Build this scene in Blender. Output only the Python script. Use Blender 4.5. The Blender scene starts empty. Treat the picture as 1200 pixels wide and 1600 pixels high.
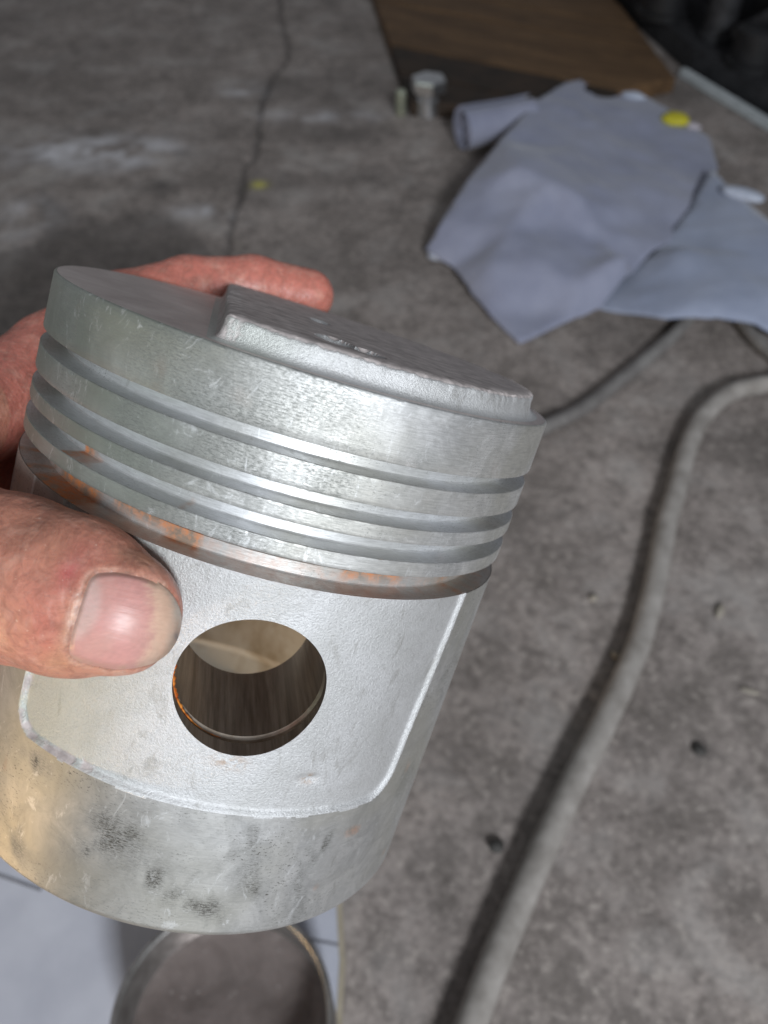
import bpy, math, random
import numpy as np
import openvdb
from mathutils import Matrix, Vector, noise
random.seed(7); np.random.seed(7)
S = bpy.context.scene
COL = S.collection
rad = math.radians

# ------------------------------------------------------------------ camera
CAM_H, PITCH, F = 480.0, 48.0, 1292.5          # mm, degrees, focal length in photo pixels (1200x1600)
cd = bpy.data.cameras.new('camera'); cam = bpy.data.objects.new('camera', cd); COL.objects.link(cam)
S.camera = cam
cam.location = (0, 0, CAM_H * .001); cam.rotation_euler = (rad(90 - PITCH), 0, 0)
cd.sensor_fit = 'VERTICAL'; cd.sensor_height = 36; cd.lens = F / 1600 * 36
cd.clip_start = 0.01; cd.clip_end = 50
cd.dof.use_dof = True; cd.dof.focus_distance = 0.138; cd.dof.aperture_fstop = 19.0
cd.dof.aperture_blades = 0
CM = np.array(Matrix.Rotation(rad(90 - PITCH), 3, 'X'))     # camera axes -> world
CO = np.array([0, 0, CAM_H])

# ------------------------------------------------------------------ light
W = bpy.data.worlds.new('World'); S.world = W; W.use_nodes = True
bg = W.node_tree.nodes['Background']; bg.inputs['Color'].default_value = (.60, .62, .66, 1); bg.inputs['Strength'].default_value = .24
def area(name, loc, target, sx, sy, power, color):
    l = bpy.data.lights.new(name, 'AREA'); l.shape = 'RECTANGLE'; l.size = sx; l.size_y = sy
    l.energy = power; l.color = color
    o = bpy.data.objects.new(name, l); COL.objects.link(o); o.location = loc
    o.rotation_euler = (Vector(target) - Vector(loc)).to_track_quat('-Z', 'Y').to_euler()
    return o
PC = (-.03, .11, .34)
area('doorway_light', (.49, -1.34, 1.25), PC, .32, .32, 37, (.90, .95, 1.0))
area('warm_fill', (-.75, -.25, .10), (-.05, .1, .28), .08, .08, 1.5, (1.0, .66, .34))  # added fill for the warm highlight at lower left
area('green_fill', (-1.3, -.55, .75), PC, .9, .7, 1.0, (.80, 1.0, .82))  # added fill that gives the left lands their green tint
S.view_settings.view_transform = 'Standard'; S.view_settings.look = 'None'
S.view_settings.exposure = 0.12; S.view_settings.gamma = 1

# ------------------------------------------------------------------ helpers
def cam2w(c): return np.asarray(c) @ CM.T + CO                # mm, camera frame -> world mm
def at(px, py, h=0.0):                                        # photo pixel -> world point (mm) on the plane z = h
    d = CM @ np.array([(px - 600) / F, -(py - 800) / F, -1.0])
    s = (h - CO[2]) / d[2]
    return CO + s * d
def tag(o, label=None, cat=None, group=None, kind=None):
    if label: o['label'] = label
    if cat: o['category'] = cat
    if group: o['group'] = group
    if kind: o['kind'] = kind
    return o
def link(name, me, mat=None, parent=None):
    o = bpy.data.objects.new(name, me); COL.objects.link(o)
    if mat: me.materials.append(mat)
    if parent: o.parent = parent
    return o
def mesh(name, V, Fc, smooth=True, uv=None, col=None, sharp=None):
    me = bpy.data.meshes.new(name)
    V = np.asarray(V, dtype=np.float64) * .001                # all builders work in mm
    me.from_pydata(V.tolist(), [], [list(map(int, f)) for f in Fc]); me.update()
    if smooth: me.shade_smooth()
    if sharp: me.set_sharp_from_angle(angle=rad(sharp))
    if uv is not None:
        l = me.uv_layers.new(name='UVMap')
        idx = np.empty(len(me.loops), dtype=np.int32); me.loops.foreach_get('vertex_index', idx)
        l.data.foreach_set('uv', np.asarray(uv, dtype=np.float32)[idx].ravel())
    if col is not None:
        a = me.color_attributes.new('col', 'FLOAT_COLOR', 'POINT')
        c = np.ones((len(V), 4), dtype=np.float32); c[:, :3] = col
        a.data.foreach_set('color', c.ravel())
    return me
def sst(a, b, x):
    t = np.clip((x - a) / (b - a), 0, 1); return t * t * (3 - 2 * t)
def vnoise(P, scale, seed=0.0, octv=1):
    """cheap vectorised value noise, about -1..1"""
    P = np.asarray(P, float) / scale + seed * 17.3 + 1000
    out = 0; amp = 1; tot = 0
    for k in range(octv):
        i = np.floor(P).astype(np.int64); f = P - i; f = f * f * (3 - 2 * f); r = 0
        n = P.shape[1]
        for c in range(2 ** n):
            b = np.array([(c >> j) & 1 for j in range(n)])
            q = i + b; h = q[:, 0] * 374761393 + q[:, 1] * 668265263
            if n > 2: h = h + q[:, 2] * 1274126177
            h = (h ^ (h >> 13)) * 1274126177; h = (h ^ (h >> 16)) & 0xffff
            r = r + np.prod(np.where(b, f, 1 - f), axis=1) * (h / 32767.5 - 1)
        out = out + amp * r; tot += amp; amp *= .5; P = P * 2 + 3.7
    return out / tot

# ------------------------------------------------------------------ node material kit
class NM:
    def __init__(s, name):
        s.m = bpy.data.materials.new(name); s.m.use_nodes = True
        s.t = s.m.node_tree; s.n = s.t.nodes; s.b = s.n['Principled BSDF']
        s.tc = s.n.new('ShaderNodeTexCoord')
    def L(s, a, b): s.t.links.new(a, b)
    def vec(s, src='Object', scale=(1, 1, 1)):
        m = s.n.new('ShaderNodeMapping'); m.inputs['Scale'].default_value = scale
        s.L(s.tc.outputs[src], m.inputs['Vector']); return m.outputs[0]
    def noise(s, v, scale, detail=4, rough=.55, dist=0):
        n = s.n.new('ShaderNodeTexNoise'); n.inputs['Scale'].default_value = scale
        n.inputs['Detail'].default_value = detail; n.inputs['Roughness'].default_value = rough
        n.inputs['Distortion'].default_value = dist; s.L(v, n.inputs['Vector']); return n.outputs['Fac']
    def vor(s, v, scale):
        n = s.n.new('ShaderNodeTexVoronoi'); n.inputs['Scale'].default_value = scale; s.L(v, n.inputs['Vector']); return n.outputs['Distance']
    def ramp(s, f, pts):
        r = s.n.new('ShaderNodeValToRGB'); e = r.color_ramp.elements
        while len(e) < len(pts): e.new(.5)
        for k, (p, c) in enumerate(pts):
            e[k].position = p; e[k].color = (*c, 1) if isinstance(c, tuple) else (c, c, c, 1)
        s.L(f, r.inputs[0]); return r.outputs[0]
    def mix(s, f, a, b, mode='MIX'):
        m = s.n.new('ShaderNodeMix'); m.data_type = 'RGBA'; m.blend_type = mode
        for v, k in ((f, 0), (a, 6), (b, 7)):
            if isinstance(v, (int, float)) and k == 0: m.inputs[0].default_value = v
            elif isinstance(v, tuple): m.inputs[k].default_value = (*v, 1)
            elif isinstance(v, (int, float)): m.inputs[k].default_value = (v, v, v, 1)
            else: s.L(v, m.inputs[k])
        return m.outputs[2]
    def math(s, op, a, b=0.0, clamp=False):
        m = s.n.new('ShaderNodeMath'); m.operation = op; m.use_clamp = clamp
        for v, k in ((a, 0), (b, 1)):
            if isinstance(v, (int, float)): m.inputs[k].default_value = v
            else: s.L(v, m.inputs[k])
        return m.outputs[0]
    def attr(s, name='col'):
        a = s.n.new('ShaderNodeVertexColor'); a.layer_name = name; return a.outputs['Color']
    def sep(s, c):
        x = s.n.new('ShaderNodeSeparateColor'); s.L(c, x.inputs[0]); return x.outputs
    def bump(s, h, strength, dist, prev=None):
        b = s.n.new('ShaderNodeBump'); b.inputs['Strength'].default_value = strength; b.inputs['Distance'].default_value = dist * .001
        s.L(h, b.inputs['Height'])
        if prev is not None: s.L(prev, b.inputs['Normal'])
        return b.outputs[0]
    def out(s, color=None, rough=None, metal=None, normal=None, **kw):
        for v, k in ((color, 'Base Color'), (rough, 'Roughness'), (metal, 'Metallic'), (normal, 'Normal')):
            if v is None: continue
            if isinstance(v, tuple): s.b.inputs[k].default_value = (*v, 1)
            elif isinstance(v, (int, float)): s.b.inputs[k].default_value = v
            else: s.L(v, s.b.inputs[k])
        for k, v in kw.items(): s.b.inputs[k.replace('_', ' ')].default_value = v
        return s.m

# UV of the turned surfaces is in metres: u along the circumference, v along the axis
def machined(name, base=(.76, .76, .76), speck=.55, stain=.85, rough=.43, dark=(.13, .135, .125), brush=1.0, metal=.82, shade_tint=(.26, .295, .235)):
    k = NM(name)
    uv = k.vec('UV'); st = k.vec('UV', (.10, 1, 1))
    streak = k.noise(st, 3800, 3, .6)
    streak2 = k.noise(k.vec('UV', (.03, 1, 1)), 1500, 3, .6)
    fine = k.noise(k.vec('UV', (.28, 1, 1)), 3800, 5, .75)
    mid = k.noise(uv, 130, 6, .72, .8)
    big = k.noise(uv, 34, 3, .5, .4)
    pits = k.ramp(k.noise(k.vec('UV', (.45, 1, 1)), 2600, 3, .7), [(.36, 1.0), (.43, 0.0)])
    where = k.ramp(k.noise(uv, 48, 4, .6, .5), [(.44, 0.0), (.64, 1.0)])
    pm = k.math('MULTIPLY', pits, where)
    A = k.sep(k.attr())                       # R: extra stipple, G: rust, B: painted left-side shade
    pm2 = k.math('MULTIPLY', k.ramp(fine, [(.44, 1.0), (.57, 0.0)]), A[0])
    pm3 = k.math('MULTIPLY', k.ramp(k.noise(k.vec('UV', (1.0, .35, 1)), 700, 7, .8, 2.5), [(.40, 1.0), (.64, .1)]), k.math('MULTIPLY', A[0], .72))
    pm = k.math('MULTIPLY', k.math('MAXIMUM', k.math('MAXIMUM', pm, pm2), pm3), speck * 1.5, True)
    c = k.mix(k.ramp(mid, [(.40, 0.0), (.62, stain)]), base, tuple(x * .62 for x in base))
    c = k.mix(k.ramp(big, [(.42, 0.0), (.62, .55)]), c, (.50, .485, .42))
    c = k.mix(A[2], c, shade_tint)
    c = k.mix(k.math('MULTIPLY', k.ramp(streak, [(.35, 1.0), (.60, 0.0)]), .34 * brush), c, (.34, .34, .33))
    c = k.mix(pm, c, dark)
    sc = k.ramp(k.noise(k.vec('UV', (.06, 1, 1)), 900, 2, .5), [(.30, .8), (.36, 0.0)])
    c = k.mix(k.math('MULTIPLY', sc, .35), c, (.34, .34, .33))
    wv = k.noise(k.vec('UV', (1, .5, 1)), 220, 6, .75, 2.2); c = k.mix(k.ramp(wv, [(.58, 0.0), (.66, .40)]), c, (.86, .87, .88)); c = k.mix(k.ramp(wv, [(.30, .55), (.40, 0.0)]), c, (.33, .33, .31))
    rustm = k.math('MULTIPLY', k.ramp(k.noise(uv, 420, 4, .7), [(.40, 0.0), (.62, 1.0)]), A[1])
    c = k.mix(k.math('MULTIPLY', A[1], .7), c, (.33, .20, .11))
    c = k.mix(k.math('MULTIPLY', rustm, .85), c, (.55, .165, .03))
    r = k.math('ADD', k.math('MULTIPLY', streak, .14), rough - .06)
    r = k.math('ADD', r, k.math('MULTIPLY', mid, .16)); r = k.math('ADD', r, k.math('MULTIPLY', rustm, .3), True)
    me = k.math('SUBTRACT', metal, k.math('MULTIPLY', k.math('MAXIMUM', pm, rustm), .6), True)
    nb = k.bump(streak, .45 * brush, .06); nb = k.bump(streak2, .18 * brush, .08, nb); nb = k.bump(pm, -.35, .06, nb); nb = k.bump(mid, .15, .15, nb)
    return k.out(c, r, me, nb)
M_LAND = machined('machined aluminium')
M_SKIRT = machined('satin skirt aluminium', base=(.64, .64, .635), speck=.75, stain=.8, rough=.46, dark=(.075, .07, .06), brush=.35, shade_tint=(.26, .245, .185), metal=.9)
M_GROOVE = machined('groove aluminium', metal=.62, base=(.80, .81, .83), speck=.6, stain=.25, rough=.34)

def cast_mat():
    k = NM('sand cast aluminium'); ob = k.vec('Object')
    g1 = k.noise(ob, 2500, 4, .75); g2 = k.noise(ob, 900, 4, .65); g3 = k.noise(ob, 60, 4, .6, .6)
    A = k.sep(k.attr())                       # R: soot, G: rust, B: painted greenish side shade
    c = k.mix(k.ramp(g3, [(.40, 0.0), (.72, .5)]), (.66, .66, .665), (.44, .44, .42))
    c = k.mix(k.ramp(g1, [(.34, .40), (.52, 0.0)]), c, (.36, .36, .36)); fl = k.noise(k.vec('Object', (1, 1, .5)), 260, 5, .7, 1.0); c = k.mix(k.ramp(fl, [(.56, 0.0), (.68, .55)]), c, (.36, .35, .33))
    c = k.mix(A[2], c, (.47, .52, .43))
    edge = k.math('SUBTRACT', k.math('ADD', A[0], k.math('MULTIPLY', k.noise(ob, 700, 4, .7), .9)), .45, True)
    soot = k.ramp(edge, [(.28, 0.0), (.52, 1.0)])
    sootc = k.mix(k.ramp(k.noise(ob, 300, 4, .65), [(.3, 0.0), (.75, 1.0)]), (.34, .30, .29), (.74, .67, .65))
    c = k.mix(soot, c, sootc)
    rustm = k.math('MULTIPLY', k.ramp(g2, [(.42, 0.0), (.58, 1.0)]), A[1])
    c = k.mix(rustm, c, (.40, .20, .06))
    r = k.math('ADD', k.math('ADD', k.math('MULTIPLY', g2, .20), .45), k.math('MULTIPLY', soot, .10), True)
    me = k.math('SUBTRACT', .72, k.math('MULTIPLY', soot, .35), True)
    flat_ = k.math('SUBTRACT', 1.0, k.math('MULTIPLY', soot, .8)); nb = k.bump(k.math('MULTIPLY', g1, flat_), .75, .24); nb = k.bump(k.math('MULTIPLY', g2, flat_), .35, .16, nb); nb = k.bump(g3, .12, .4, nb)
    return k.out(c, r, me, nb)
M_CAST = cast_mat()

def soot_mat():
    k = NM('sooty crown metal'); ob = k.vec('Object')
    a = k.noise(ob, 60, 5, .65, .6); b = k.noise(ob, 900, 3, .6); c_ = k.noise(ob, 260, 4, .6)
    c = k.mix(k.ramp(a, [(.3, 0.0), (.75, 1.0)]), (.58, .505, .485), (.84, .76, .73))
    c = k.mix(k.ramp(b, [(.70, 0.0), (.76, 1.0)]), c, (.75, .74, .72))
    r = k.math('ADD', k.math('MULTIPLY', c_, .25), .36)
    nb = k.bump(c_, .35, .2); nb = k.bump(b, .2, .12, nb)
    return k.out(c, r, .55, nb)
M_SOOT = soot_mat()

def bore_mat():
    k = NM('oily dark pin bore'); uv = k.vec('UV')
    st = k.noise(k.vec('UV', (1, .05, 1)), 900, 4, .65); st2 = k.noise(k.vec('UV', (1, .03, 1)), 260, 3, .6)
    c = k.mix(k.ramp(st, [(.35, 0.0), (.7, 1.0)]), (.20, .165, .14), (.44, .38, .33))
    c = k.mix(k.ramp(st2, [(.52, 0.0), (.66, .6)]), c, (.13, .10, .08))
    c = k.mix(k.ramp(k.noise(uv, 1500, 2, .5), [(.70, 0.0), (.76, 1.0)]), c, (.30, .14, .05))
    return k.out(c, k.math('ADD', k.math('MULTIPLY', st, .2), .26), .5, k.bump(st, .3, .08))
M_BORE = bore_mat()
def circ_mat():
    k = NM('oily groove steel'); n = k.noise(k.vec('Object'), 400, 4, .6)
    return k.out(k.mix(k.ramp(n, [(.35, 0.0), (.7, 1.0)]), (.46, .38, .30), (.75, .67, .58)), .28, .6, k.bump(n, .3, .1))
M_CIRC = circ_mat()
def rust_mat():
    k = NM('wet orange rust'); ob = k.vec('Object')
    n = k.noise(ob, 600, 4, .6)
    c = k.mix(k.ramp(n, [(.35, 0.0), (.65, 1.0)]), (.42, .065, .012), (.80, .30, .06))
    return k.out(c, .14, .0, k.bump(n, .4, .3), Coat_Weight=.6)
M_RUST = rust_mat()
def inner_mat():
    k = NM('cast inner wall'); ob = k.vec('Object')
    n = k.noise(ob, 50, 4, .6, .5); g = k.noise(ob, 700, 3, .6)
    c = k.mix(k.ramp(n, [(.42, 0.0), (.68, 1.0)]), (.88, .86, .80), (.45, .34, .20))
    return k.out(c, .6, .0, k.bump(g, .4, .3))
M_INNER = inner_mat()

# ------------------------------------------------------------------ the piston (local frame: axis +z, pin axis y, mm)
RM = np.array([[0.9376992182, -0.1719401122, 0.3019218011], [-0.2381796815, 0.3145620456, 0.9188695004], [-0.2529636644, -0.9335348506, 0.2540119431]])
TV = np.array([-14.4824, 34.70915, -168.99507])
def p2c(X): return np.asarray(X, float) @ RM.T + TV           # piston frame -> camera frame
R = 50.0; H0 = 103.16
PZ = 52.87; RP = 12.73
piston = bpy.data.objects.new('piston', None); COL.objects.link(piston)
base_w = cam2w(p2c([0, 0, -H0])) * .001
WR = CM @ RM
piston.matrix_world = Matrix.Translation(Vector(base_w)) @ Matrix([list(r) for r in WR]).to_4x4()
tag(piston, 'silvery aluminium engine piston held tilted in a bare hand, ring grooves empty', 'piston')

NT = 720
def part(name, V, Fc, mat, uv=None, col=None, sharp=30, label=None, parent=None):
    V = np.asarray(V, float).copy(); V[:, 2] += H0
    me = mesh(name, V, Fc, True, uv, col, sharp)
    o = link(name, me, mat, parent or piston)
    if label: o['label'] = label
    return o
def lathe_grid(prof, nt=NT, rough=None, skip=None, flip=False):
    prof = np.array(prof, float); n = len(prof)
    th = np.linspace(-math.pi, math.pi, nt + 1)
    T, I = np.meshgrid(th, np.arange(n))
    rr = prof[I, 0]; zz = prof[I, 1]
    if rough is not None: rr, zz = rough(T, rr, zz)
    V = np.stack([rr * np.sin(T), -rr * np.cos(T), zz], -1).reshape(-1, 3)
    s = np.concatenate([[0], np.cumsum(np.hypot(*(prof[1:] - prof[:-1]).T))])
    uv = np.stack([T * R, np.broadcast_to(-s[I], T.shape) + prof[0, 1]], -1).reshape(-1, 2) * .001
    Fc = []
    for i in range(n - 1):
        a = i * (nt + 1)
        for j in range(nt):
            if skip and skip(i, (th[j] + th[j + 1]) / 2): continue
            q = (a + j, a + j + nt + 1, a + j + nt + 2, a + j + 1)
            Fc.append(q[::-1] if flip else q)
    return V, Fc, uv, T.reshape(-1), zz.reshape(-1)
def zone(T, a, b, w=6): return sst(a - w, a, np.degrees(T)) * (1 - sst(b, b + w, np.degrees(T)))
def land_col(T, Z, rust=0.0, seed=0):
    d = np.degrees(T)
    P = np.stack([T * R, Z], 1)
    stip = np.clip(zone(T, -34, 2, 12) * (.85 + .5 * vnoise(P, 9, seed, 2)), 0, 1)
    stip = np.maximum(stip, .5 * np.clip(vnoise(P, 11, seed + 5, 3) * 2.2 - .5, 0, 1))
    left_shade = .75 * (1 - sst(-40, -4, d)) * np.clip(.8 + .4 * vnoise(P, 12, seed + 2, 2), 0, 1)  # darker green left side: reflected shade painted into the colour
    ru = rust * np.clip(vnoise(P, 7, seed + 9, 2) * 4 - 2.0, 0, 1)
    return np.stack([stip, ru, left_shade], 1)

def nick(T, rr, zz, amp=.10, seed=0):
    P = np.stack([T.ravel() * R, zz.ravel()], 1)
    return rr + (amp * vnoise(P, 1.1, seed, 2)).reshape(T.shape) * 0 , zz

# crown face
prof = [(0.0, 0.0)] + [(r, 0.0) for r in (8, 16, 24, 32, 40, 45, 48.5)] + [(49.55, -.02)]
V, Fc, uv, T, Z = lathe_grid(prof, 240)
part('crown_face', V, Fc, M_SOOT, uv, label='sooty brown flat top of the piston')
# lands and grooves
z1a, z1b, z2a, z2b, z3a, z3b, z4a, z4b, D, D4 = 10.03, 12.84, 17.29, 20.2, 22.84, 25.99, 28.75, 33.04, 4.66, 5.0
def land(name, zt, zb, bt=.15, seed=0, label=None):
    rows = list(np.linspace(zt - bt, zb + .15, 7))
    prof = [(R - bt, zt), (R - bt * .3, zt - bt * .4)] + [(R, z) for z in rows] + [(R - .04, zb + .05), (R - .15, zb)]
    def rough(T, rr, zz):
        P = np.stack([T.ravel() * R, zz.ravel() * 0], 1)
        e = (vnoise(P, .9, seed, 3)).reshape(T.shape) * .07
        top = np.abs(zz - zt) < bt + .02
        return rr, zz - np.where(top & (zz > zt - bt * .9), np.abs(e) * 1.2, 0) + np.where(zz < zb + .1, e * .5, 0)
    V, Fc, uv, T, Z = lathe_grid(prof, NT, rough)
    o = part(name, V, Fc, M_LAND, uv, land_col(T, Z, .08, seed), label=label)
land('top_land', 0, -z1a, .42, 1, 'broad top band above the first ring groove')
land('ring_land', -z1b, -z2a, .15, 2)
land('ring_land', -z2b, -z3a, .15, 3)
land('ring_land', -z3b, -z4a, .15, 4)
def groove(za, zb, d, seed):
    prof = [(R - .15, -za), (R - d, -za - .01), (R - d, -za - .05)] + [(R - d, -za - .2 * q_) for q_ in range(1, int((zb - za - .3) / .2))] + [(R - d, -zb + .25), (R - d + .25, -zb), (R - d + 1.5, -zb), (R - .12, -zb - .01)]
    V, Fc, uv, T, Z = lathe_grid(prof)
    c = land_col(T, Z, 0, seed); c[:, 0] *= .25; c[:, 2] *= .35; c[:, 1] = 1.0 * np.clip(vnoise(np.stack([T * R, Z], 1), 5, seed, 2) * 5 - 3.1, 0, 1)
    if seed > 11: c[:, 0] = np.maximum(c[:, 0], zone(T, -2, 34, 8) * np.clip(.9 + (Z + za + .8) * 1.3 + .9 * vnoise(np.stack([T * R, Z], 1), 1.6, seed, 3), 0, 1) * (Z < -za - .02) * (Z > -zb + .3))
    part('ring_groove', V, Fc, M_GROOVE, uv, c)
groove(z1a, z1b, D, 11); groove(z2a, z2b, D, 12); groove(z3a, z3b, D, 13)
# oil ring groove with drain slots cut through to the inside
SL = [(-48, -38), (26, 37), (-10, 0), (60, 72), (-80, -68), (100, 112), (140, 152), (-120, -108), (-160, -148)]
SL = [SL[0], SL[1]] + SL[3:]
def in_slot(t):
    d = math.degrees(t); return any(a < d < b for a, b in SL)
prof = [(R - .15, -z4a), (R - 6.2, -z4a - .01), (R - 6.2, -z4a - .3), (R - 6.2, -z4a - 1.55), (R - 5.6, -z4a - 1.8), (R - 5.0, -z4a - 1.95), (R - 5.0, -z4b + .2), (R - 4.8, -z4b), (R - 3, -z4b), (R - .12, -z4b - .01)]
V, Fc, uv, T, Z = lathe_grid(prof, NT, None, lambda i, t: i == 2 and in_slot(t))
P = np.stack([T * R, Z], 1); dg = np.degrees(T)
c = np.zeros((len(V), 3)); c[:, 0] = .15
ru = .22 + np.clip(vnoise(P, 5, 21, 2) * 3 - 1.2, 0, 1) * .6
ru = np.maximum(ru, zone(T, -38, -24, 3) * (Z > -31)); ru = np.maximum(ru, zone(T, 14, 27, 3) * (Z > -31) )
ru = np.maximum(ru, zone(T, -58, -46, 5)); ru = np.maximum(ru, zone(T, -24, -19, 3) * (np.hypot(V[:, 0], V[:, 1]) < 46.5)); c[:, 1] = ru; c[:, 2] = .25
part('oil_ring_groove', V, Fc, M_GROOVE, uv, c, label='wide lowest ring groove with rusty drain slots')

# ---- cylinders pierced by the pin bore
def pierced(rfun, Rs, zt, zb, th_fine, name, mat, nz, colfun, holes=(0.0, math.pi), inward=False, split=None, coarse=4.0, skip=None):
    """grid over (theta, z) with a ring-shaped patch round each pin hole"""
    hw, hh = rad(24), 19.5
    ths = set()
    for h in holes:
        for v in np.linspace(h - hw, h + hw, 97): ths.add(round(float(v), 7))
    lo, hi = th_fine
    for v in np.linspace(lo, hi, int((hi - lo) * Rs / .36)):
        if all(abs(v - h) > hw + .003 for h in holes): ths.add(round(float(v), 7))
    t = hi
    while t < 2 * math.pi + lo - .001:
        if all(abs(t - h) > hw + .003 for h in holes) and t > hi: ths.add(round(float(t), 7))
        t += rad(coarse) if split else rad(1.5)
    ths = np.array(sorted(ths)); nt = len(ths)
    zc = -PZ
    zs = np.unique(np.round(np.concatenate([np.linspace(zt, zc + hh, max(2, int((zt - zc - hh) / nz))), np.linspace(zc + hh, zc - hh, int(2 * hh / nz)), np.linspace(zc - hh, zb, max(2, int((zc - hh - zb) / nz)))]), 6))[::-1]
    n = len(zs)
    TT = []; ZZ = []; Fc = []
    gi = np.arange(n * nt).reshape(n, nt)
    T2, Z2 = np.meshgrid(ths, zs)
    TT = list(T2.ravel()); ZZ = list(Z2.ravel())
    def inhole(t, z):
        return abs(z - zc) < hh and any(abs(t - h) < hw for h in holes)
    for i in range(n - 1):
        for j in range(nt):
            j2 = (j + 1) % nt
            ta = ths[j]; tb = ths[j2] + (2 * math.pi if j2 == 0 else 0)
            if inhole((ta + tb) / 2, (zs[i] + zs[i + 1]) / 2): continue
            if skip and skip((ta + tb) / 2, (zs[i] + zs[i + 1]) / 2): continue
            Fc.append((gi[i, j], gi[i + 1, j], gi[i + 1, j2], gi[i, j2]))
    NR = 22
    for h in holes:
        js = [j for j in range(nt) if abs(ths[j] - h) <= hw + 1e-5]; iz = [i for i in range(n) if abs(zs[i] - zc) <= hh + 1e-5]
        ring = [(iz[0], j) for j in js] + [(i, js[-1]) for i in iz[1:]] + [(iz[-1], j) for j in js[::-1][1:]] + [(i, js[0]) for i in iz[::-1][1:-1]]
        prev = [gi[a] for a in ring]
        po = [(ths[b], zs[a]) for a, b in ring]
        pin = []
        for (t, z) in po:
            al = math.atan2(z - zc, (t - h) * Rs)
            r0 = rfun(np.array([h + math.asin(min(.99, RP * math.cos(al) / Rs))]), np.array([zc + RP * math.sin(al)]))[0]
            pin.append((h + math.asin(RP * math.cos(al) / r0), zc + RP * math.sin(al)))
        for k in range(1, NR + 1):
            f = k / NR; f = 1 - (1 - f) ** 1.25
            cur = []
            for (a, b), (c_, d_) in zip(po, pin):
                cur.append(len(TT)); TT.append(a + (c_ - a) * f); ZZ.append(b + (d_ - b) * f)
            m = len(ring)
            for q in range(m):
                Fc.append((prev[q], prev[(q + 1) % m], cur[(q + 1) % m], cur[q]))
            prev = cur
    TT = np.array(TT); ZZ = np.array(ZZ)
    rr = rfun(TT, ZZ)
    V = np.stack([rr * np.sin(TT), -rr * np.cos(TT), ZZ], 1)
    uv = np.stack([TT * Rs, ZZ], 1) * .001
    # make every face point the same way
    Fa = np.array(Fc); A, B, C_ = V[Fa[:, 0]], V[Fa[:, 1]], V[Fa[:, 2]]
    nrm = np.cross(B - A, C_ - A); cen = (A + B + C_) / 3; cen[:, 2] = 0
    fl = (nrm * cen).sum(1) < 0
    if inward: fl = ~fl
    Fa[fl] = Fa[fl][:, ::-1]
    if split is None:
        part(name, V, Fa, mat, uv, colfun(TT, ZZ), 35)
        return
    tm = TT[Fa].mean(1); tm = np.where(TT[Fa].max(1) - TT[Fa].min(1) > 3, math.pi, tm); zm = ZZ[Fa].mean(1)
    ins = split(tm, zm)
    for nm, mk, mt, cf, lb in ((name, ~ins, mat, colfun, 'smooth skirt around the lower end of the piston'), ('boss_panel', ins, M_CAST, boss_col, None)):
        f = Fa[mk]; u, inv = np.unique(f, return_inverse=True)
        part(nm, V[u], inv.reshape(f.shape), mt, uv[u], cf(TT[u], ZZ[u]), 50, label=lb)

def boss_sd(th, z):
    """signed distance (mm, negative inside) to the outline of the recessed panel; same panel front and back"""
    thw = (th + math.pi / 2) % math.pi - math.pi / 2
    front = np.cos(th) > 0
    hr = rad(42.0) + (z + 73) / 40 * rad(4.3); hl = rad(46.6)
    hwid = np.where(thw > 0, hr, hl) * R
    x = np.abs(thw * R); rc = 5.5
    qx = x - (hwid - rc); qz = (-76.7 + rc) - z
    d = np.hypot(np.maximum(qx, 0), np.maximum(qz, 0)) + np.minimum(np.maximum(qx, qz), 0) - rc
    P = np.stack([thw * R, z], 1)
    return d + .14 * vnoise(P, 3.0, 31, 2)
DEPTH = .75
def r_skirt(th, z):
    d = boss_sd(th, z)
    P = np.stack([th * R, z], 1)
    rec = 1 - sst(-1.0, .05, d)
    rim = np.exp(-((d - .1) / .5) ** 2) * .10
    r = R - DEPTH * rec + rim * 0
    r = r + rec * (.015 * vnoise(P, 1.6, 33, 2) + .08 * vnoise(P, 9, 34, 2))
    r = r - .35 * sst(-102.4, -103.16, z) * 1.0
    # small chip below the pin hole
    th0, zz0 = rad(17.5), -69.3
    e = np.hypot((th - th0) * R / 2.2, (z - zz0) / .7); r = r - .45 * np.exp(-e ** 2)
    return r
def boss_col(T, Z):
    d = np.degrees(T); P = np.stack([T * R, Z], 1)
    c = np.zeros((len(T), 3))
    c[:, 0] = .16 * np.clip(vnoise(P, 14, 41, 3), 0, 1)
    sd = boss_sd(T, Z)
    lowleft = np.exp(-((sd + .6) / 1.2) ** 2) * zone(T, -45, -27, 5) * (Z < -66)
    c[:, 0] = np.maximum(c[:, 0], .8 * lowleft * np.clip(.6 + vnoise(P, 3, 42, 2), 0, 1))
    c[:, 1] = np.exp(-(((T - rad(17.5)) * R / 1.2) ** 2 + ((Z + 69.3) / .8) ** 2)) + np.exp(-(((T + rad(0)) * R / 3) ** 2 + ((Z + 67) / 1.5) ** 2)) * .5
    c[:, 2] = .45 * (1 - sst(-40, -12, d)) * np.clip(.9 + .3 * vnoise(P, 10, 43, 2), 0, 1)  # greenish reflection on the panel's left side, painted in
    return c
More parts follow.
